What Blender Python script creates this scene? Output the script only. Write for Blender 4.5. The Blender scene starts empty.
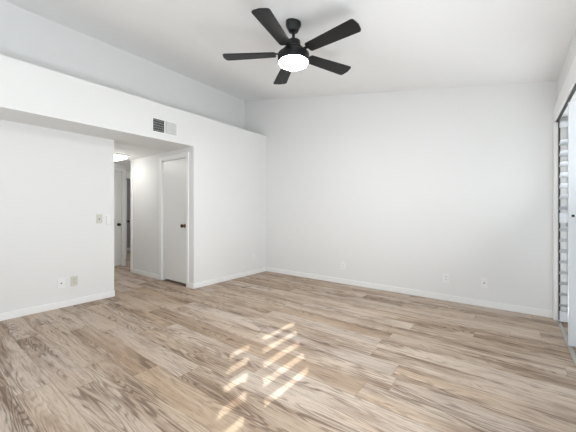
import bpy, bmesh, math, random
from mathutils import Vector, Matrix
random.seed(7)
C = bpy.context.scene
COL = C.collection
R = math.radians

# ------------------------------------------------------------------ camera, world, sun, large lights, exposure
cam_d = bpy.data.cameras.new('camera'); cam = bpy.data.objects.new('camera', cam_d); COL.objects.link(cam)
cam.location = (0, 0, 1.14); cam.rotation_euler = (R(90), 0, R(37.1))
cam_d.sensor_width = 36; cam_d.lens = 293.5 / 576 * 36; cam_d.shift_y = -5 / 576; cam_d.clip_start = 0.02
C.camera = cam
C.view_settings.view_transform = 'Standard'; C.view_settings.look = 'None'
C.view_settings.gamma = 1; C.view_settings.use_curve_mapping = False
C.view_settings.exposure = 0.22

W = bpy.data.worlds.new('sky'); C.world = W; W.use_nodes = True
W.node_tree.nodes['Background'].inputs[0].default_value = (0.80, 0.90, 1.0, 1)
W.node_tree.nodes['Background'].inputs[1].default_value = 0.7

SUN_EL = math.atan(0.498)
sd = Vector((-0.678 * math.cos(SUN_EL), 0.735 * math.cos(SUN_EL), -math.sin(SUN_EL)))
sun_d = bpy.data.lights.new('sun', 'SUN'); sun_d.energy = 8.0; sun_d.angle = R(0.3); sun_d.color = (1, 0.985, 0.965)
sun = bpy.data.objects.new('sun', sun_d); COL.objects.link(sun)
sun.rotation_euler = sd.to_track_quat('-Z', 'Y').to_euler(); sun.location = (6, -6, 6)

def area(name, loc, direction, sx, sy, power, color=(1, 1, 1)):
    d = bpy.data.lights.new(name, 'AREA'); d.shape = 'RECTANGLE'; d.size = sx; d.size_y = sy; d.energy = power; d.color = color
    o = bpy.data.objects.new(name, d); COL.objects.link(o); o.location = loc
    o.rotation_euler = Vector(direction).to_track_quat('-Z', 'Y').to_euler()
    return o
# fill light added at the made-up window behind the camera
area('rear_fill', (-1.9, -2.05, 1.45), (0, 1, 2.5), 3.6, 2.0, 56, (0.93, 0.97, 1.0))
# daylight coming in between the folded shutters of the sliding door
area('side_window_daylight', (0.66, 0.85, 0.9), (-1, -0.15, 0.9), 2.9, 1.6, 110, (0.93, 0.97, 1.0))
area('far_window_daylight', (0.67, 3.70, 0.95), (-1, -1.3, 0.9), 0.45, 1.6, 11, (0.95, 0.975, 1.0))
# fill lights added for passage and dim room, out of sight round the corner
area('passage_fill', (-6.5, 4.1, 2.05), (-0.2, -0.5, -1), 0.4, 0.4, 10, (1, 0.97, 0.93))
area('dim_room_fill', (-8.0, 5.3, 1.4), (0, -1, 0), 0.9, 1.0, 5, (0.95, 0.97, 1.0))

# ------------------------------------------------------------------ helpers
def new_mat(name, color, rough=0.5, metal=0.0, emit=None, strength=0.0):
    m = bpy.data.materials.new(name); m.use_nodes = True
    b = m.node_tree.nodes['Principled BSDF']
    b.inputs['Base Color'].default_value = (*color, 1); b.inputs['Roughness'].default_value = rough
    b.inputs['Metallic'].default_value = metal
    if emit:
        b.inputs['Emission Color'].default_value = (*emit, 1); b.inputs['Emission Strength'].default_value = strength
    return m

def paint(name, color, rough=0.6, bump=0.06, scale=140):
    m = new_mat(name, color, rough); nt = m.node_tree; b = nt.nodes['Principled BSDF']
    tc = nt.nodes.new('ShaderNodeTexCoord'); n = nt.nodes.new('ShaderNodeTexNoise'); bp = nt.nodes.new('ShaderNodeBump')
    n.inputs['Scale'].default_value = scale; n.inputs['Detail'].default_value = 3
    bp.inputs['Strength'].default_value = bump; bp.inputs['Distance'].default_value = 0.002
    nt.links.new(tc.outputs['Object'], n.inputs['Vector']); nt.links.new(n.outputs['Fac'], bp.inputs['Height'])
    nt.links.new(bp.outputs['Normal'], b.inputs['Normal'])
    return m

def box(bm, x0, x1, y0, y1, z0, z1, bev=0.0, rot=None):
    t = bmesh.new(); bmesh.ops.create_cube(t, size=1)
    for v in t.verts:
        v.co = Vector(((x0 + x1) / 2 + v.co.x * (x1 - x0), (y0 + y1) / 2 + v.co.y * (y1 - y0), (z0 + z1) / 2 + v.co.z * (z1 - z0)))
    if bev: bmesh.ops.bevel(t, geom=t.edges[:], offset=bev, segments=2, profile=0.5, affect='EDGES')
    if rot: bmesh.ops.transform(t, matrix=rot, verts=t.verts)
    merge(bm, t)

def merge(bm, t):
    me = bpy.data.meshes.new('tmp'); t.to_mesh(me); t.free(); bm.from_mesh(me); bpy.data.meshes.remove(me)

def lathe(bm, prof, seg=48, mat=None):
    """prof: list of (r, z), from top or bottom, spun round z"""
    t = bmesh.new(); rings = []
    for r, z in prof:
        if r < 1e-6: rings.append([t.verts.new((0, 0, z))])
        else: rings.append([t.verts.new((r * math.cos(2 * math.pi * k / seg), r * math.sin(2 * math.pi * k / seg), z)) for k in range(seg)])
    for a, b in zip(rings, rings[1:]):
        for k in range(seg):
            j = (k + 1) % seg
            if len(a) == 1 and len(b) == 1: continue
            if len(a) == 1: t.faces.new((a[0], b[k], b[j]))
            elif len(b) == 1: t.faces.new((a[k], b[0], a[j]))
            else: t.faces.new((a[k], b[k], b[j], a[j]))
    for ring in (rings[0], rings[-1]):
        if len(ring) > 1: t.faces.new(ring)
    bmesh.ops.recalc_face_normals(t, faces=t.faces[:])
    if mat: bmesh.ops.transform(t, matrix=mat, verts=t.verts)
    merge(bm, t)

def prism(bm, pts, h0, h1, axis='y', mat=None):
    """extrude polygon pts: axis y -> pts are (x,z), axis z -> pts are (x,y)"""
    t = bmesh.new()
    f = (lambda p, h: (p[0], h, p[1])) if axis == 'y' else ((lambda p, h: (p[0], p[1], h)) if axis == 'z' else (lambda p, h: (h, p[0], p[1])))
    a = [t.verts.new(f(p, h0)) for p in pts]; b = [t.verts.new(f(p, h1)) for p in pts]
    t.faces.new(a); t.faces.new(b)
    for i in range(len(pts)):
        j = (i + 1) % len(pts); t.faces.new((a[i], a[j], b[j], b[i]))
    bmesh.ops.recalc_face_normals(t, faces=t.faces[:])
    if mat: bmesh.ops.transform(t, matrix=mat, verts=t.verts)
    merge(bm, t)

def obj(name, bm, m, parent=None, smooth=False):
    bmesh.ops.recalc_face_normals(bm, faces=bm.faces[:])
    me = bpy.data.meshes.new(name); bm.to_mesh(me); bm.free(); me.materials.append(m)
    if smooth:
        for p in me.polygons: p.use_smooth = True
        me.set_sharp_from_angle(angle=R(38))
    o = bpy.data.objects.new(name, me); COL.objects.link(o)
    if parent: o.parent = parent
    return o

def struct(name, bm, m, parent=None, label=None, cat=None):
    o = obj(name, bm, m, parent)
    if not parent:
        o['kind'] = 'structure'
        if label: o['label'] = label
        if cat: o['category'] = cat
    return o

def thing(name, label, cat, loc=(0, 0, 0), rotz=0, group=None):
    o = bpy.data.objects.new(name, None); COL.objects.link(o); o.empty_display_size = 0.1
    o.location = loc; o.rotation_euler = (0, 0, rotz); o['label'] = label; o['category'] = cat
    if group: o['group'] = group
    return o

def dup(root, loc, rotz, label):
    r = root.copy(); COL.objects.link(r); r.location = loc; r.rotation_euler = (0, 0, rotz); r['label'] = label
    for ch in list(root.children):
        c = ch.copy(); COL.objects.link(c); c.parent = r
        for g in list(ch.children):
            d = g.copy(); COL.objects.link(d); d.parent = c
    return r

# ------------------------------------------------------------------ materials
M_wall = paint('white_wall_paint', (0.805, 0.805, 0.80), 0.7)
M_ceil = paint('white_ceiling_paint', (0.895, 0.895, 0.895), 0.8, 0.12, 90)
M_trim = new_mat('white_gloss_trim', (0.88, 0.88, 0.875), 0.35)
M_door = new_mat('white_door_enamel', (0.80, 0.80, 0.785), 0.32)
M_white = new_mat('white_plastic', (0.86, 0.86, 0.86), 0.35)
M_beige = new_mat('almond_plastic', (0.66, 0.64, 0.56), 0.4)
M_slot = new_mat('dark_slot', (0.03, 0.03, 0.03), 0.6)
M_black = new_mat('matte_black_metal', (0.008, 0.008, 0.009), 0.33)
M_black.node_tree.nodes['Principled BSDF'].inputs['Specular IOR Level'].default_value = 0.35
M_blade = new_mat('black_fan_blade', (0.009, 0.009, 0.009), 0.45)
M_blade.node_tree.nodes['Principled BSDF'].inputs['Specular IOR Level'].default_value = 0.3
M_lamp = new_mat('lit_opal_glass', (0.9, 0.9, 0.9), 0.4, emit=(0.97, 0.985, 1.0), strength=120.0)
M_halllamp = new_mat('lit_acrylic', (0.9, 0.9, 0.9), 0.4, emit=(1, 0.97, 0.92), strength=7.5)
M_brass = new_mat('antique_brass', (0.30, 0.20, 0.08), 0.3, 1.0)
M_bronze = new_mat('dark_bronze', (0.05, 0.042, 0.035), 0.35, 0.8)
M_alu = new_mat('aluminium_track', (0.55, 0.53, 0.50), 0.4, 0.7)
M_dark = new_mat('dark_channel_and_gap_shade', (0.05, 0.045, 0.04), 0.6)
M_steel = new_mat('steel', (0.6, 0.6, 0.6), 0.3, 1.0)
M_shut = new_mat('white_shutter_paint', (0.76, 0.79, 0.83), 0.4)
M_stucco = paint('pale_stucco', (0.75, 0.73, 0.70), 0.9, 0.3, 60)
M_conc = paint('grey_concrete', (0.5, 0.49, 0.47), 0.9, 0.3, 40)
M_dim = paint('dimmed_wall_grey', (0.42, 0.42, 0.42), 0.8)  # greyed to put the unlit room's dimness into the wall colour

def glass_mat():
    m = bpy.data.materials.new('clear_pane'); m.use_nodes = True; nt = m.node_tree; nt.nodes.clear()
    o = nt.nodes.new('ShaderNodeOutputMaterial'); mx = nt.nodes.new('ShaderNodeMixShader')
    t = nt.nodes.new('ShaderNodeBsdfTransparent'); g = nt.nodes.new('ShaderNodeBsdfGlossy')
    g.inputs['Roughness'].default_value = 0.02; t.inputs[0].default_value = (0.96, 0.98, 0.97, 1); mx.inputs[0].default_value = 0.06
    nt.links.new(t.outputs[0], mx.inputs[1]); nt.links.new(g.outputs[0], mx.inputs[2]); nt.links.new(mx.outputs[0], o.inputs[0])
    return m
M_glass = glass_mat()

def plank_floor():
    m = bpy.data.materials.new('oak_plank_floor'); m.use_nodes = True; nt = m.node_tree; L = nt.links.new
    b = nt.nodes['Principled BSDF']
    def N(t, **k):
        n = nt.nodes.new('ShaderNode' + t)
        for a, v in k.items(): setattr(n, a, v)
        return n
    def math_(op, a, b_=None, c=None):
        n = N('Math', operation=op)
        for i, v in enumerate((a, b_, c)):
            if v is None: continue
            if isinstance(v, (int, float)): n.inputs[i].default_value = v
            else: L(v, n.inputs[i])
        return n.outputs[0]
    def mixc(f, a, b_, blend='MIX'):
        n = N('Mix', data_type='RGBA', blend_type=blend)
        for i, v in ((0, f), (6, a), (7, b_)):
            if isinstance(v, (int, float)): n.inputs[i].default_value = v
            elif isinstance(v, tuple): n.inputs[i].default_value = (*v, 1)
            else: L(v, n.inputs[i])
        return n.outputs[2]
    def ramp(f, stops):
        n = N('ValToRGB'); e = n.color_ramp.elements
        while len(e) < len(stops): e.new(0.5)
        for el, (p, c) in zip(e, stops): el.position = p; el.color = (*c, 1)
        L(f, n.inputs[0]); return n.outputs[0]
    def smooth(f, lo, hi):
        n = N('MapRange', interpolation_type='SMOOTHSTEP'); L(f, n.inputs[0]); n.inputs[1].default_value = lo; n.inputs[2].default_value = hi
        return n.outputs[0]
    def comb(x, y, z=0.0):
        n = N('CombineXYZ')
        for i, v in enumerate((x, y, z)):
            if isinstance(v, (int, float)): n.inputs[i].default_value = v
            else: L(v, n.inputs[i])
        return n.outputs[0]
    def noise(vec, scale, detail=4, rough=0.55, dist=0.0):
        n = N('TexNoise'); L(vec, n.inputs['Vector']); n.inputs['Scale'].default_value = scale
        n.inputs['Detail'].default_value = detail; n.inputs['Roughness'].default_value = rough; n.inputs['Distortion'].default_value = dist
        return n.outputs['Fac']
    tc = N('TexCoord'); sp = N('SeparateXYZ'); L(tc.outputs['Object'], sp.inputs[0]); X, Y = sp.outputs[0], sp.outputs[1]
    PW, PL = 0.18, 1.25
    v = math_('DIVIDE', math_('ADD', Y, 9 * PW * 10 - 0.07), PW); row = math_('FLOOR', v); fv = math_('FRACT', v)
    wr = N('TexWhiteNoise', noise_dimensions='1D'); L(row, wr.inputs['W'])
    u = math_('ADD', math_('DIVIDE', X, PL), math_('MULTIPLY', wr.outputs['Value'], 7.31)); colm = math_('FLOOR', u); fu = math_('FRACT', u)
    wi = N('TexWhiteNoise', noise_dimensions='2D'); L(comb(row, colm), wi.inputs['Vector']); pid = wi.outputs['Value']
    wc = N('SeparateColor'); L(wi.outputs['Color'], wc.inputs[0]); p2, p3 = wc.outputs[1], wc.outputs[2]
    ox = math_('MULTIPLY', pid, 53.0); oz = math_('MULTIPLY', p2, 31.0)
    gx = math_('ADD', X, ox)
    # cathedral contour lines: a slow stretched field cut into many levels
    field = noise(comb(math_('MULTIPLY', gx, 0.55), math_('MULTIPLY', Y, 5.2), oz), 1.0, 2.5, 0.5, 0.15)
    rings = math_('SINE', math_('MULTIPLY', field, 190.0))
    rings = smooth(rings, -0.1, 1.0)
    # broad dark patches along the middle of some boards
    patch = noise(comb(math_('MULTIPLY', gx, 0.9), math_('MULTIPLY', Y, 8.0), oz), 1.0, 4, 0.6, 0.3)
    streak = noise(comb(math_('MULTIPLY', gx, 1.7), math_('MULTIPLY', Y, 40.0), oz), 1.0, 6, 0.7, 0.2)
    fine = noise(comb(math_('MULTIPLY', gx, 7.0), math_('MULTIPLY', Y, 110.0), oz), 1.0, 4, 0.7)
    broad = noise(comb(math_('MULTIPLY', gx, 0.6), math_('MULTIPLY', Y, 2.5), oz), 1.0, 2, 0.5)
    mott = math_('ADD', patch, math_('ADD', math_('MULTIPLY_ADD', fine, 0.34, -0.17), math_('MULTIPLY_ADD', streak, 0.26, -0.13)))
    base = ramp(pid, [(0.0, F_A), (0.3, F_B), (0.55, F_C), (0.8, F_D), (1.0, F_E)])
    base = mixc(math_('MULTIPLY', smooth(broad, 0.4, 0.75), 0.55), base, F_TAN)
    cloud = noise(comb(math_('MULTIPLY', gx, 1.5), math_('MULTIPLY', Y, 5.0), math_('ADD', oz, 9.0)), 1.0, 3, 0.55)
    base = mixc(math_('MULTIPLY', smooth(math_('ADD', cloud, math_('MULTIPLY_ADD', fine, 0.2, -0.1)), 0.44, 0.68), 0.62), base, F_CLOUD)
    pm = math_('MULTIPLY', smooth(mott, 0.485, 0.68), math_('MULTIPLY_ADD', p3, 0.45, 0.32))
    c = mixc(pm, base, F_BROWN)
    c = mixc(math_('MULTIPLY', smooth(streak, 0.53, 0.74), 0.45), c, F_BROWN)
    c = mixc(math_('MULTIPLY', smooth(math_('SUBTRACT', 1.0, streak), 0.52, 0.74), 0.42), c, F_PALE)
    rm = math_('MULTIPLY', rings, math_('MULTIPLY_ADD', smooth(patch, 0.42, 0.60), 0.55, 0.10))
    c = mixc(rm, c, F_DARK)
    c = mixc(math_('MULTIPLY', smooth(fine, 0.5, 0.70), 0.40), c, F_DARK)
    # knots
    kn = N('TexVoronoi'); L(comb(math_('MULTIPLY', gx, 1.1), math_('MULTIPLY', Y, 4.2), oz), kn.inputs['Vector']); kn.inputs['Scale'].default_value = 1.0
    km = math_('MULTIPLY', math_('SUBTRACT', 1.0, smooth(kn.outputs['Distance'], 0.03, 0.12)), math_('GREATER_THAN', p2, 0.55))
    c = mixc(math_('MULTIPLY', km, 0.75), c, F_KNOT)
    # seams between the boards
    ev = math_('MINIMUM', fv, math_('SUBTRACT', 1.0, fv)); eu = math_('MINIMUM', fu, math_('SUBTRACT', 1.0, fu))
    e = math_('MINIMUM', math_('MULTIPLY', ev, PW), math_('MULTIPLY', eu, PL))
    seam = math_('SUBTRACT', 1.0, smooth(e, 0.0008, 0.0028))
    c = mixc(math_('MULTIPLY', seam, 0.5), c, F_SEAM)
    L(c, b.inputs['Base Color'])
    rr = N('MapRange'); L(streak, rr.inputs[0]); rr.inputs[3].default_value = 0.46; rr.inputs[4].default_value = 0.60; b.inputs['Specular IOR Level'].default_value = 0.35
    L(rr.outputs[0], b.inputs['Roughness'])
    bp = N('Bump'); bp.inputs['Strength'].default_value = 0.12; bp.inputs['Distance'].default_value = 0.002
    L(math_('SUBTRACT', streak, math_('MULTIPLY', seam, 0.8)), bp.inputs['Height']); L(bp.outputs[0], b.inputs['Normal'])
    return m
F_A = (0.45, 0.345, 0.255); F_B = (0.56, 0.455, 0.36); F_C = (0.52, 0.435, 0.37); F_D = (0.60, 0.50, 0.41); F_E = (0.41, 0.30, 0.21)
F_TAN = (0.50, 0.35, 0.22); F_BROWN = (0.20, 0.125, 0.077); F_PALE = (0.76, 0.68, 0.61); F_DARK = (0.10, 0.06, 0.037)
F_CLOUD = (0.285, 0.192, 0.128); F_KNOT = (0.045, 0.027, 0.018); F_SEAM = (0.15, 0.10, 0.07)
M_floor = plank_floor()

# ------------------------------------------------------------------ room dimensions (metres)
XL, XS, XR, XO = -4.22, -3.70, 0.40, 0.75      # left wall, soffit front, right wall inside / outside
YB, YF = 4.20, -2.20                            # far wall, wall behind the camera
ZH, ZS = 2.09, 2.565                            # soffit underside / ledge
HY0, HY1 = 1.727, 2.60                          # hallway left / right wall
XU = -4.28                                      # upper wall above the ledge
def ceil_z(x): return 3.37 - 0.181 * (x + 4.28)

bm = bmesh.new(); box(bm, -9.0, 0.72, YF - 0.15, 5.6, -0.12, 0.0); struct('floor', bm, M_floor)

bm = bmesh.new()
x0, x1 = XU - 0.12, 1.356
prism(bm, [(x0, ceil_z(x0)), (x1, ceil_z(x1)), (x1, ceil_z(x1) + 0.2), (x0, ceil_z(x0) + 0.2)], YF - 1.0, YB + 0.5)
struct('ceiling', bm, M_ceil)

bm = bmesh.new(); prism(bm, [(XU, 0), (XO, 0), (XO, ceil_z(XO)), (XU, ceil_z(XU))], YB, YB + 0.15); struct('wall_back', bm, M_wall)

bm = bmesh.new(); zt = ceil_z(XU)                      # left wall with the hallway cut out of its far end
box(bm, XL - 0.12, XL, YF, HY0, 0, ZH); box(bm, XU - 0.12, XU, YF, YB, ZH, zt)
struct('wall_left', bm, M_wall)
bm = bmesh.new(); box(bm, XU, XS, YF, YB, ZH, ZS); struct('wall_soffit', bm, M_wall)
bm = bmesh.new(); box(bm, XS - 0.12, XS, HY1 + 0.12, YB, 0, ZH); box(bm, XS - 0.12, XS, HY1, HY1 + 0.12, 0, ZH); struct('wall_closet', bm, M_wall)

# right wall: solid above and beside the wide opening of the sliding door
OY0, OY1, OZ = -1.2, 4.13, 2.10
bm = bmesh.new()
box(bm, XR, XO, YF, OY0, 0, ceil_z(XO)); box(bm, XR, XO, OY0, YB, OZ, ceil_z(XO)); box(bm, XR, XO, OY1, YB, 0, OZ)
prism(bm, [(XR, ceil_z(XO)), (XO, ceil_z(XO)), (XR, ceil_z(XR))], YF, YB)
struct('wall_right', bm, M_wall)

# wall behind the camera with a wide unseen window, added to go with the rear fill
bm = bmesh.new()
WX0, WX1, WZ0, WZ1 = -3.7, -0.1, 0.45, 2.45
prism(bm, [(XU, 0), (WX0, 0), (WX0, ceil_z(WX0)), (XU, ceil_z(XU))], YF - 0.15, YF)
prism(bm, [(WX1, 0), (XO, 0), (XO, ceil_z(XO)), (WX1, ceil_z(WX1))], YF - 0.15, YF)
box(bm, WX0, WX1, YF - 0.15, YF, 0, WZ0)
prism(bm, [(WX0, WZ1), (WX1, WZ1), (WX1, ceil_z(WX1)), (WX0, ceil_z(WX0))], YF - 0.15, YF)
struct('wall_front', bm, M_wall)
bm = bmesh.new()
for a, b_ in ((WX0, WX0 + 0.06), (-1.93, -1.87), (WX1 - 0.06, WX1)): box(bm, a, b_, YF - 0.10, YF - 0.04, WZ0, WZ1)
box(bm, WX0, WX1, YF - 0.10, YF - 0.04, WZ0, WZ0 + 0.06); box(bm, WX0, WX1, YF - 0.10, YF - 0.04, WZ1 - 0.06, WZ1)
win = struct('added_window', bm, M_trim)
bm = bmesh.new(); box(bm, WX0, WX1, YF - 0.075, YF - 0.065, WZ0, WZ1); struct('opaque_pane', bm, M_white, win)  # opaque white sheet, added to keep the sun out at the rear

# ------------------------------------------------------------------ hallway
bm = bmesh.new(); box(bm, -6.4, XL - 0.12, HY0 - 0.12, HY0, 0, ZH); struct('wall_hall_left', bm, M_wall)
DX0, DX1, DZ = -4.565, -3.87, 1.965               # closet door opening in the right side of the hallway
bm = bmesh.new()
box(bm, -5.63, DX0, HY1, HY1 + 0.12, 0, ZH); box(bm, DX0, DX1, HY1, HY1 + 0.12, DZ, ZH); box(bm, DX1, XS - 0.12, HY1, HY1 + 0.12, 0, ZH)
box(bm, -5.63, -5.51, HY1 + 0.12, 4.6, 0, ZH)
struct('wall_hall_right', bm, M_wall)
bm = bmesh.new(); box(bm, -5.51, XS - 0.12, HY1 + 0.75, HY1 + 0.85, 0, ZH); struct('wall_closet_back', bm, M_wall)
bm = bmesh.new(); box(bm, -9.0, XU - 0.12, HY0 - 0.12, 5.6, ZH, ZH + 0.1); struct('ceiling_hall', bm, M_ceil)
AY0, AY1, AZ = 1.98, 2.79, 1.965                  # door at the end of the hallway
bm = bmesh.new()
box(bm, -6.52, -6.4, HY0 - 0.12, AY0, 0, ZH); box(bm, -6.52, -6.4, AY0, AY1, AZ, ZH); box(bm, -6.52, -6.4, AY1, 2.845, 0, ZH)
box(bm, -7.3, -6.52, 2.745, 2.845, 0, ZH)
struct('wall_hall_end', bm, M_wall)
BY0, BY1, BZ = 3.245, 4.0, 1.94                   # doorway into the dim room
bm = bmesh.new()
box(bm, -7.42, -7.3, 2.70, BY0, 0, ZH); box(bm, -7.42, -7.3, BY0, BY1, BZ, ZH); box(bm, -7.42, -7.3, BY1, 4.6, 0, ZH)
box(bm, -7.3, -5.51, 4.6, 4.7, 0, ZH)
struct('wall_passage_end', bm, M_wall)
bm = bmesh.new(); box(bm, -8.8, -8.7, 2.7, 5.6, 0, ZH); box(bm, -8.7, -7.42, 2.7, 2.8, 0, ZH); box(bm, -8.7, -7.42, 5.4, 5.5, 0, ZH); box(bm, -7.42, -7.3, 4.7, 5.5, 0, ZH)
struct('wall_dim_room', bm, M_dim)

# ------------------------------------------------------------------ baseboards and casings
def base(name, segs, h=0.075, t=0.013):
    bm = bmesh.new()
    for (x0, y0, x1, y1, nx, ny) in segs:      # wall line and the side the board stands on
        xa, xb = sorted((x0, x1)); ya, yb = sorted((y0, y1))
        if nx > 0: xb = xa + t
        if nx < 0: xa = xb - t
        if ny > 0: yb = ya + t
        if ny < 0: ya = yb - t
        box(bm, xa, xb, ya, yb, 0.0, h, 0.003)
    struct(name, bm, M_trim)
base('baseboard_back', [(XS, YB, 0.365, YB, 0, -1)])
base('baseboard_left', [(XL, YF, XL, HY0 + 0.013, 1, 0), (XL + 0.013, HY0, -5.0, HY0, 0, 1)])
base('baseboard_closet', [(XS, HY1 - 0.013, XS, YB, 1, 0)])
base('baseboard_hall', [(-5.63, HY1, DX0 - 0.055, HY1, 0, -1), (DX1 + 0.055, HY1, XS, HY1, 0, -1)])
base('baseboard_hall_end', [(-6.4, HY0, -6.4, AY0 - 0.06, 1, 0)])
base('baseboard_passage', [(-7.3, 2.845, -7.3, BY0 - 0.06, 1, 0)])
base('baseboard_dim_room', [(-8.7, 2.8, -8.7, 5.4, 1, 0)], 0.09)

def casing_x(name, xa, xb, zt, y, w=0.055, t=0.016):      # round an opening in a wall facing -y
    bm = bmesh.new()
    box(bm, xa - w, xa, y - t, y, 0, zt + w, 0.004); box(bm, xb, xb + w, y - t, y, 0, zt + w, 0.004); box(bm, xa, xb, y - t, y, zt, zt + w, 0.004)
    box(bm, xa - 0.001, xa + 0.012, y, y + 0.12, 0, zt); box(bm, xb - 0.012, xb + 0.001, y, y + 0.12, 0, zt); box(bm, xa, xb, y, y + 0.12, zt - 0.012, zt)
    struct(name, bm, M_trim)
def casing_y(name, ya, yb, zt, x, w=0.055, t=0.016):      # round an opening in a wall facing +x
    bm = bmesh.new()
    box(bm, x, x + t, ya - w, ya, 0, zt + w, 0.004); box(bm, x, x + t, yb, yb + w, 0, zt + w, 0.004); box(bm, x, x + t, ya, yb, zt, zt + w, 0.004)
    box(bm, x - 0.12, x, ya, ya + 0.012, 0, zt); box(bm, x - 0.12, x, yb - 0.012, yb, 0, zt); box(bm, x - 0.12, x, ya, yb, zt - 0.012, zt)
    struct(name, bm, M_trim)
casing_x('trim_1', DX0, DX1, DZ, HY1)
casing_y('trim_2', AY0, AY1, AZ, -6.4, 0.052)
casing_y('trim_3', BY0, BY1, BZ, -7.3, 0.05)
bm = bmesh.new(); box(bm, -5.645, -5.575, HY1 - 0.012, HY1, 0, ZH, 0.003); box(bm, -5.645, -5.63, HY1 - 0.012, HY1 + 0.13, 0, ZH, 0.003); struct('trim_4', bm, M_trim)

# ------------------------------------------------------------------ doors
def knob_part(parent, pos, direction, mat_knob, mat_rose, name='door_knob'):
    q = Vector(direction).to_track_quat('Z', 'Y').to_matrix().to_4x4(); q.translation = Vector(pos)
    bm = bmesh.new(); lathe(bm, [(0, 0.068), (0.014, 0.067), (0.024, 0.060), (0.028, 0.050), (0.026, 0.040), (0.017, 0.033), (0.011, 0.026), (0.011, 0.0)], 24, q)
    k = obj(name, bm, mat_knob, parent, True)
    bm = bmesh.new(); lathe(bm, [(0, 0.009), (0.026, 0.008), (0.032, 0.0)], 28, q); obj('rose', bm, mat_rose, k, True)
    return k
# closet door in the side of the hallway
bm = bmesh.new(); box(bm, DX0 + 0.015, DX1 - 0.015, HY1 + 0.012, HY1 + 0.047, 0.036, DZ - 0.016, 0.003)
d1 = struct('door_1', bm, M_door, label='white flat closet door with brass knob in the side of the hallway', cat='door')
knob_part(d1, (DX1 - 0.075, HY1 + 0.012, 0.915), (0, -1, 0), M_bronze, M_brass)
for z in (0.22, 1.0, 1.75):
    bm = bmesh.new(); lathe(bm, [(0, 0.092), (0.006, 0.09), (0.006, 0.0), (0, -0.002)], 12, Matrix.Translation((DX0 + 0.010, HY1 + 0.004, z)))
    box(bm, DX0 + 0.013, DX0 + 0.03, HY1 + 0.0085, HY1 + 0.0125, z, z + 0.09); obj('hinge', bm, M_trim, d1)
# door at the end of the hallway
bm = bmesh.new(); box(bm, -6.495, -6.460, AY0 + 0.015, AY1 - 0.014, 0.012, AZ - 0.015, 0.003)
d2 = struct('door_2', bm, M_door, label='white flat door at the very end of the hallway', cat='door')
knob_part(d2, (-6.46, AY1 - 0.060, 0.86), (1, 0, 0), M_bronze, M_bronze)
# door standing open inside the dim room, hinged on the left jamb
rot = Matrix.Translation((-7.40, BY0 + 0.03, 0)) @ Matrix.Rotation(math.atan2(0.43, -0.90), 4, 'Z')
bm = bmesh.new(); box(bm, 0.0, 0.70, -0.018, 0.018, 0.012, BZ - 0.015, 0.003, rot)
d3 = struct('door_3', bm, M_door, label='white door standing open edge-on into the dim room', cat='door')
for s in (-1, 1):
    knob_part(d3, rot @ Vector((0.635, 0.018 * s, 0.87)), rot.to_3x3() @ Vector((0, s, 0)), M_bronze, M_bronze)

# ------------------------------------------------------------------ hallway ceiling light
t = thing('ceiling_light', 'lit square white flush light on the hallway ceiling', 'ceiling light', (-5.36, 2.08, ZH))
bm = bmesh.new(); box(bm, -0.21, 0.21, -0.27, 0.27, -0.022, 0.0, 0.004); obj('frame', bm, M_trim, t)
bm = bmesh.new(); box(bm, -0.185, 0.185, -0.245, 0.245, -0.070, -0.022, 0.016); obj('diffuser', bm, M_halllamp, t, True)

# ------------------------------------------------------------------ ceiling fan
FX, FY = -1.597, 2.195; FZ = ceil_z(FX)
fan = thing('ceiling_fan', 'black five-blade ceiling fan with a lit round lamp', 'ceiling fan', (FX, FY, FZ))
tilt = Matrix.Rotation(math.atan(0.1876), 4, 'Y')
bm = bmesh.new()
lathe(bm, [(0.0, 0.012), (0.071, 0.010), (0.072, -0.026), (0.070, -0.034), (0.061, -0.052), (0.050, -0.074), (0.044, -0.086), (0.036, -0.091), (0.014, -0.093), (0.0, -0.093)], 48)
obj('canopy', bm, M_black, fan, True)
bm = bmesh.new(); lathe(bm, [(0.0, -0.09), (0.013, -0.09), (0.013, -0.178), (0.0, -0.178)], 24); obj('downrod', bm, M_black, fan, True)
bm = bmesh.new(); lathe(bm, [(0.0, -0.160), (0.024, -0.160), (0.030, -0.168), (0.050, -0.172), (0.064, -0.180), (0.066, -0.230), (0.085, -0.245), (0.095, -0.252), (0.095, -0.300), (0, -0.300)], 48)
obj('motor_housing', bm, M_black, fan, True)
bm = bmesh.new(); lathe(bm, [(0.0, -0.290), (0.110, -0.290), (0.138, -0.294), (0.146, -0.302), (0.147, -0.368), (0.144, -0.373), (0.136, -0.374), (0.0, -0.370)], 64)
drum = obj('light_kit', bm, M_black, fan, True)
bm = bmesh.new(); lathe(bm, [(0.0, -0.406), (0.045, -0.405), (0.085, -0.401), (0.112, -0.394), (0.129, -0.384), (0.135, -0.3745), (0.0, -0.3735)], 64)
obj('lamp_dome', bm, M_lamp, fan, True)
ZB = -0.293
outline = []
r0, r1, w0, w1 = 0.165, 0.662, 0.056, 0.077
for k in range(7):
    a = R(-90) + R(90) * k / 6; outline.append((r1 - 0.032 + 0.024 * math.cos(a), -(w1 - 0.032) + 0.032 * math.sin(a)))
outline.append((r1, 0.0))
for k in range(7):
    a = R(90) * k / 6; outline.append((r1 - 0.032 + 0.024 * math.cos(a), (w1 - 0.032) + 0.032 * math.sin(a)))
outline += [(r0 + 0.012, w0), (r0, w0 - 0.012), (r0, -w0 + 0.012), (r0 + 0.012, -w0)]
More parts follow.
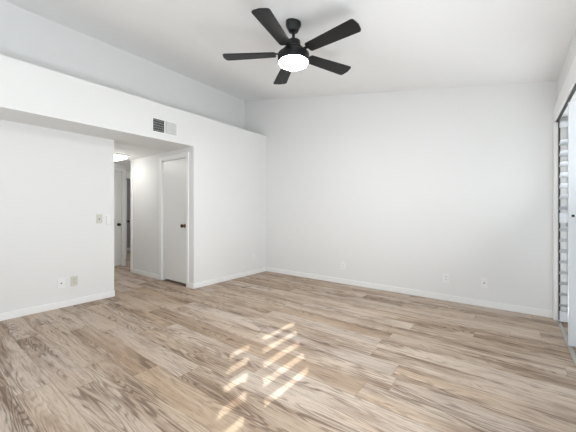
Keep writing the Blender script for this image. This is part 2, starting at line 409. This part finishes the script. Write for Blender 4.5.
for k in range(5):
    ang = R(212 + 72 * k)
    mt = Matrix.Rotation(ang, 4, 'Z') @ Matrix.Translation((0, 0, ZB)) @ Matrix.Rotation(R(-8), 4, 'X')
    bm = bmesh.new(); prism(bm, outline, -0.004, 0.004, 'z', mt); bl = obj('blade', bm, M_blade, fan)
    bm = bmesh.new()
    prism(bm, [(0.075, -0.017), (0.15, -0.014), (0.18, -0.036), (0.235, -0.036), (0.245, -0.028), (0.245, 0.028), (0.235, 0.036), (0.18, 0.036), (0.15, 0.014), (0.075, 0.017)], 0.0042, 0.010, 'z', mt)
    br = obj('blade_bracket', bm, M_black, bl)
    for (sx, sy) in ((0.20, -0.024), (0.20, 0.024), (0.228, 0.0)):
        bm = bmesh.new(); lathe(bm, [(0, -0.0065), (0.005, -0.006), (0.006, -0.004), (0, -0.003)], 10, mt @ Matrix.Translation((sx, sy, 0)))
        obj('screw', bm, M_black, bl)

# ------------------------------------------------------------------ air vent on the soffit
v = thing('air_vent', 'white two-bank air vent grille high on the soffit over the hallway', 'vent', (XS, 2.148, 2.266))
VW, VH = 0.182, 0.098
bm = bmesh.new()
box(bm, 0, 0.008, -VW, VW, VH - 0.016, VH, 0.002); box(bm, 0, 0.008, -VW, VW, -VH, -VH + 0.016, 0.002)
box(bm, 0, 0.008, -VW, -VW + 0.016, -VH + 0.016, VH - 0.016, 0.002); box(bm, 0, 0.008, VW - 0.016, VW, -VH + 0.016, VH - 0.016, 0.002)
box(bm, 0, 0.008, -0.010, 0.010, -VH + 0.016, VH - 0.016, 0.002)
obj('frame', bm, M_trim, v)
bm = bmesh.new(); box(bm, 0.0002, 0.0012, -VW + 0.014, VW - 0.014, -VH + 0.014, VH - 0.014); obj('duct_opening', bm, M_slot, v)
for s, ang in ((-1, -30), (1, -42)):
    bm = bmesh.new(); n = 11
    for k in range(n):
        y = s * (0.016 + (k + 0.5) * (VW - 0.034) / n)
        rot = Matrix.Translation((0.0055, y, 0)) @ Matrix.Rotation(R(ang), 4, 'Z')
        box(bm, -0.0048, 0.0048, -0.0004, 0.0004, -VH + 0.014, VH - 0.014, 0, rot) if s < 0 else box(bm, -0.0012, 0.0012, -0.0050, 0.0050, -VH + 0.014, VH - 0.014, 0, Matrix.Translation((0.005, y, 0)) @ Matrix.Rotation(R(14), 4, 'Z'))
    if s < 0:
        for k in range(5):
            z = -VH + 0.016 + (k + 0.5) * (2 * VH - 0.032) / 5; box(bm, 0.0014, 0.0022, -VW + 0.014, -0.010, z - 0.001, z + 0.001)
    obj('louver_bank', bm, M_trim, v)

# ------------------------------------------------------------------ wall plates (built facing +x, turned to their wall)
def plate(name, label, cat, loc, rotz, mat, kind):
    t = thing(name, label, cat, loc, rotz)
    bm = bmesh.new(); box(bm, 0, 0.007, -0.036, 0.036, -0.058, 0.058, 0.0025); obj('cover_plate', bm, mat, t)
    if kind == 'duplex':
        for s in (-1, 1):
            bm = bmesh.new(); box(bm, 0.005, 0.0085, -0.017, 0.017, s * 0.0195 - 0.0145, s * 0.0195 + 0.0145, 0.003); r = obj('receptacle', bm, mat, t)
            bm = bmesh.new()
            for y in (-0.0065, 0.0065): box(bm, 0.008, 0.0090, y - 0.0013, y + 0.0013, s * 0.0195 - 0.001, s * 0.0195 + 0.009)
            lathe(bm, [(0, 0.009), (0.0027, 0.009), (0.0027, 0.008), (0, 0.008)], 10, Matrix.Translation((0, 0, s * 0.0195 - 0.007)) @ Matrix.Rotation(R(90), 4, 'Y'))
            obj('slots', bm, M_slot, r)
        bm = bmesh.new(); lathe(bm, [(0, 0.0075), (0.003, 0.007), (0.003, 0.005), (0, 0.005)], 10, Matrix.Rotation(R(90), 4, 'Y')); obj('screw', bm, M_steel, t)
    if kind == 'coax':
        bm = bmesh.new(); lathe(bm, [(0, 0.018), (0.0045, 0.018), (0.0045, 0.009), (0.0075, 0.009), (0.0075, 0.005), (0, 0.005)], 6, Matrix.Rotation(R(90), 4, 'Y')); obj('cable_jack', bm, M_bronze, t)
        for s in (-1, 1):
            bm = bmesh.new(); lathe(bm, [(0, 0.0075), (0.003, 0.007), (0.003, 0.005), (0, 0.005)], 10, Matrix.Translation((0, 0, s * 0.042)) @ Matrix.Rotation(R(90), 4, 'Y'))
            obj('screw', bm, M_white, t)
    if kind == 'toggle':
        bm = bmesh.new(); box(bm, 0.005, 0.0075, -0.006, 0.006, -0.013, 0.013, 0.001); s_ = obj('toggle_slot', bm, M_slot, t)
        bm = bmesh.new(); box(bm, 0.002, 0.020, -0.004, 0.004, -0.005, 0.005, 0.001, Matrix.Rotation(R(-25), 4, 'Y')); obj('toggle', bm, mat, t)
    return t
plate('light_switch', 'almond toggle light switch on the left wall near the hallway corner', 'light switch', (XL, 1.548, 1.04), 0, M_beige, 'toggle')
t = thing('wall_control', 'white fan control in a wall cradle right of the almond switch', 'wall control', (XL, 1.652, 1.022))
bm = bmesh.new(); box(bm, 0, 0.007, -0.034, 0.034, -0.066, 0.066, 0.003); obj('cradle', bm, M_white, t)
bm = bmesh.new(); box(bm, 0.006, 0.026, -0.026, 0.026, -0.060, 0.060, 0.005); rc = obj('control_body', bm, M_white, t)
for k in range(4):
    bm = bmesh.new(); box(bm, 0.0255, 0.0272, -0.015, 0.015, 0.030 - k * 0.021, 0.041 - k * 0.021, 0.0006); obj('button', bm, M_trim, rc)
plate('wall_outlet', 'almond double power outlet low on the left wall', 'outlet', (XL, 1.277, 0.292), 0, M_beige, 'duplex')
plate('cable_outlet', 'white cable jack plate left of the almond outlet', 'cable outlet', (XL, 1.147, 0.288), 0, M_white, 'coax')
plate('wall_outlet', 'white power outlet on the short wall right of the closet door', 'outlet', (XS, 3.85, 0.29), 0, M_white, 'duplex')
plate('wall_outlet', 'white power outlet on the back wall, the one nearest the far left corner', 'outlet', (-2.09, YB, 0.280), R(-90), M_white, 'duplex')
plate('wall_outlet', 'white power outlet on the back wall, left of the cable jack plate', 'outlet', (-0.649, YB, 0.286), R(-90), M_white, 'duplex')
plate('cable_outlet', 'white cable jack plate on the back wall toward the shutters', 'cable outlet', (-0.245, YB, 0.283), R(-90), M_white, 'coax')

# ------------------------------------------------------------------ sliding door, shutters and their track on the right
bm = bmesh.new(); box(bm, 0.365, 0.398, 4.12, YB, 0, 2.07, 0.003); box(bm, 0.40, 0.46, 4.105, 4.13, 0.0, 2.07, 0.002); struct('trim_5', bm, M_trim)
bm = bmesh.new(); box(bm, 0.368, 0.40, OY0 - 0.1, YB, 2.075, 2.235, 0.004); struct('trim_6', bm, M_trim)       # fascia over the shutters
bm = bmesh.new(); box(bm, 0.384, 0.402, OY0, OY1 - 0.01, 2.062, 2.0745); box(bm, 0.40, 0.412, 4.095, 4.108, 0.02, 2.062); struct('trim_7', bm, M_dark)              # dark overhead channel; upright strip painted dark for shade in the louver gaps
bm = bmesh.new()
box(bm, 0.385, 0.412, OY0, OY1 - 0.03, 0.0, 0.006, 0.001); box(bm, 0.386, 0.389, OY0, OY1 - 0.03, 0.006, 0.012); box(bm, 0.408, 0.411, OY0, OY1 - 0.03, 0.006, 0.012)
struct('trim_8', bm, M_alu)
bm = bmesh.new()
for a, b_ in ((OY0, OY0 + 0.06), (1.44, 1.50), (OY1 - 0.06, OY1)): box(bm, 0.69, 0.74, a, b_, 0.02, OZ)
box(bm, 0.69, 0.74, OY0, OY1, OZ - 0.05, OZ); box(bm, 0.66, 0.75, OY0, OY1, 0.0, 0.03)
dg = struct('window_2', bm, M_trim)
bm = bmesh.new(); box(bm, 0.712, 0.718, OY0 + 0.05, OY1 - 0.05, 0.03, OZ - 0.05); obj('glass_pane', bm, M_glass, dg)

PITCH = 0.11; LIFT = 0.025
def shutter(label, loc, rotz, width, up_tilt, low_tilt, knob=True, hinge=True):
    """panel in its own y-z plane, hinge stile at y=0, panel running to y=width"""
    t = thing('louvered_shutter', label, 'shutter', loc, rotz, 'white louvered shutters of the sliding door')
    z0, z1, zm0, zm1, s = 0.020, 2.045, 1.02, 1.12, 0.052 if width < 0.4 else 0.065
    th = 0.016; first = None
    y0 = s if hinge else 0.002
    for a in ((0.0, width - s) if hinge else (width - s,)):
        bm = bmesh.new(); box(bm, -th, th, a, a + s, z0, z1, 0.003); st = obj('stile', bm, M_shut, t); first = st if a == 0 else first
    for a, b_ in ((z0, z0 + 0.10), (zm0, zm1), (z1 - 0.055, z1)):
        bm = bmesh.new(); box(bm, -th, th, y0, width - s, a, b_, 0.002); obj('rail', bm, M_shut, t)
    for (za, zb, tl) in ((z0 + 0.10, zm0, low_tilt), (zm1, z1 - 0.055, up_tilt)):
        bm = bmesh.new(); n = int((zb - za) / PITCH + 0.02)
        off = ((zb - za) - n * PITCH) / 2 if tl == low_tilt and za < 1 else 0.0
        for k in range(n):
            zc = za + off + (k + 0.5) * PITCH + (0.0 if tl else LIFT)
            hw = 0.0585 if abs(tl) > 60 else 0.045
            pts = []
            for q in range(12):
                a = 2 * math.pi * q / 12; pts.append((hw * math.cos(a), 0.0055 * math.sin(a)))
            prism(bm, pts, y0 + 0.001, width - s - 0.001, 'y', Matrix.Translation((0, 0, zc)) @ Matrix.Rotation(R(-tl), 4, 'Y'))
        obj('louver_bank', bm, M_shut, t, True)
    if knob:
        bm = bmesh.new(); lathe(bm, [(0, 0.024), (0.009, 0.022), (0.011, 0.016), (0.006, 0.008), (0.005, 0.0)], 16, Matrix.Translation((th, s / 2, 1.10)) @ Matrix.Rotation(R(90), 4, 'Y'))
        obj('knob', bm, M_black, first, True)
    return t
PWD = 0.632
marks = ['first louvered shutter from the wall behind the camera, upper louvers open', 'second louvered shutter from the wall behind the camera, upper louvers open',
         'third louvered shutter from the wall behind the camera, all louvers open', 'fourth louvered shutter from the wall behind the camera, all louvers open',
         'fifth louvered shutter from the wall behind the camera, all louvers open', 'sixth louvered shutter from the wall behind the camera, all louvers open']
for i, lb in enumerate(marks):
    shutter(lb, (0.407, -1.115 + i * 0.636, 0), 0, PWD, 0, -74 if i < 2 else 0, knob=False)
shutter('narrow white louvered shutter folded open, with black knob, nearer the camera', (0.388, 3.37, 0), R(-90), 0.26, 30, 30)
shutter('narrow white louvered shutter folded open against the far wall corner', (0.402, 4.06, 0), R(-90), 0.26, 30, 30, knob=False, hinge=False)

# ------------------------------------------------------------------ outside
bm = bmesh.new(); box(bm, 0.75, 2.4, -4, 6, -0.14, -0.02); struct('balcony_floor', bm, M_conc)
bm = bmesh.new(); box(bm, 5.0, 9.0, -4.78, 12, -3, 7.5); struct('wall_sun_block', bm, M_stucco)  # unseen block added to keep the sun off the farther shutters
bm = bmesh.new(); box(bm, -30, 40, -40, 40, -3.1, -3.0); struct('ground', bm, M_conc)
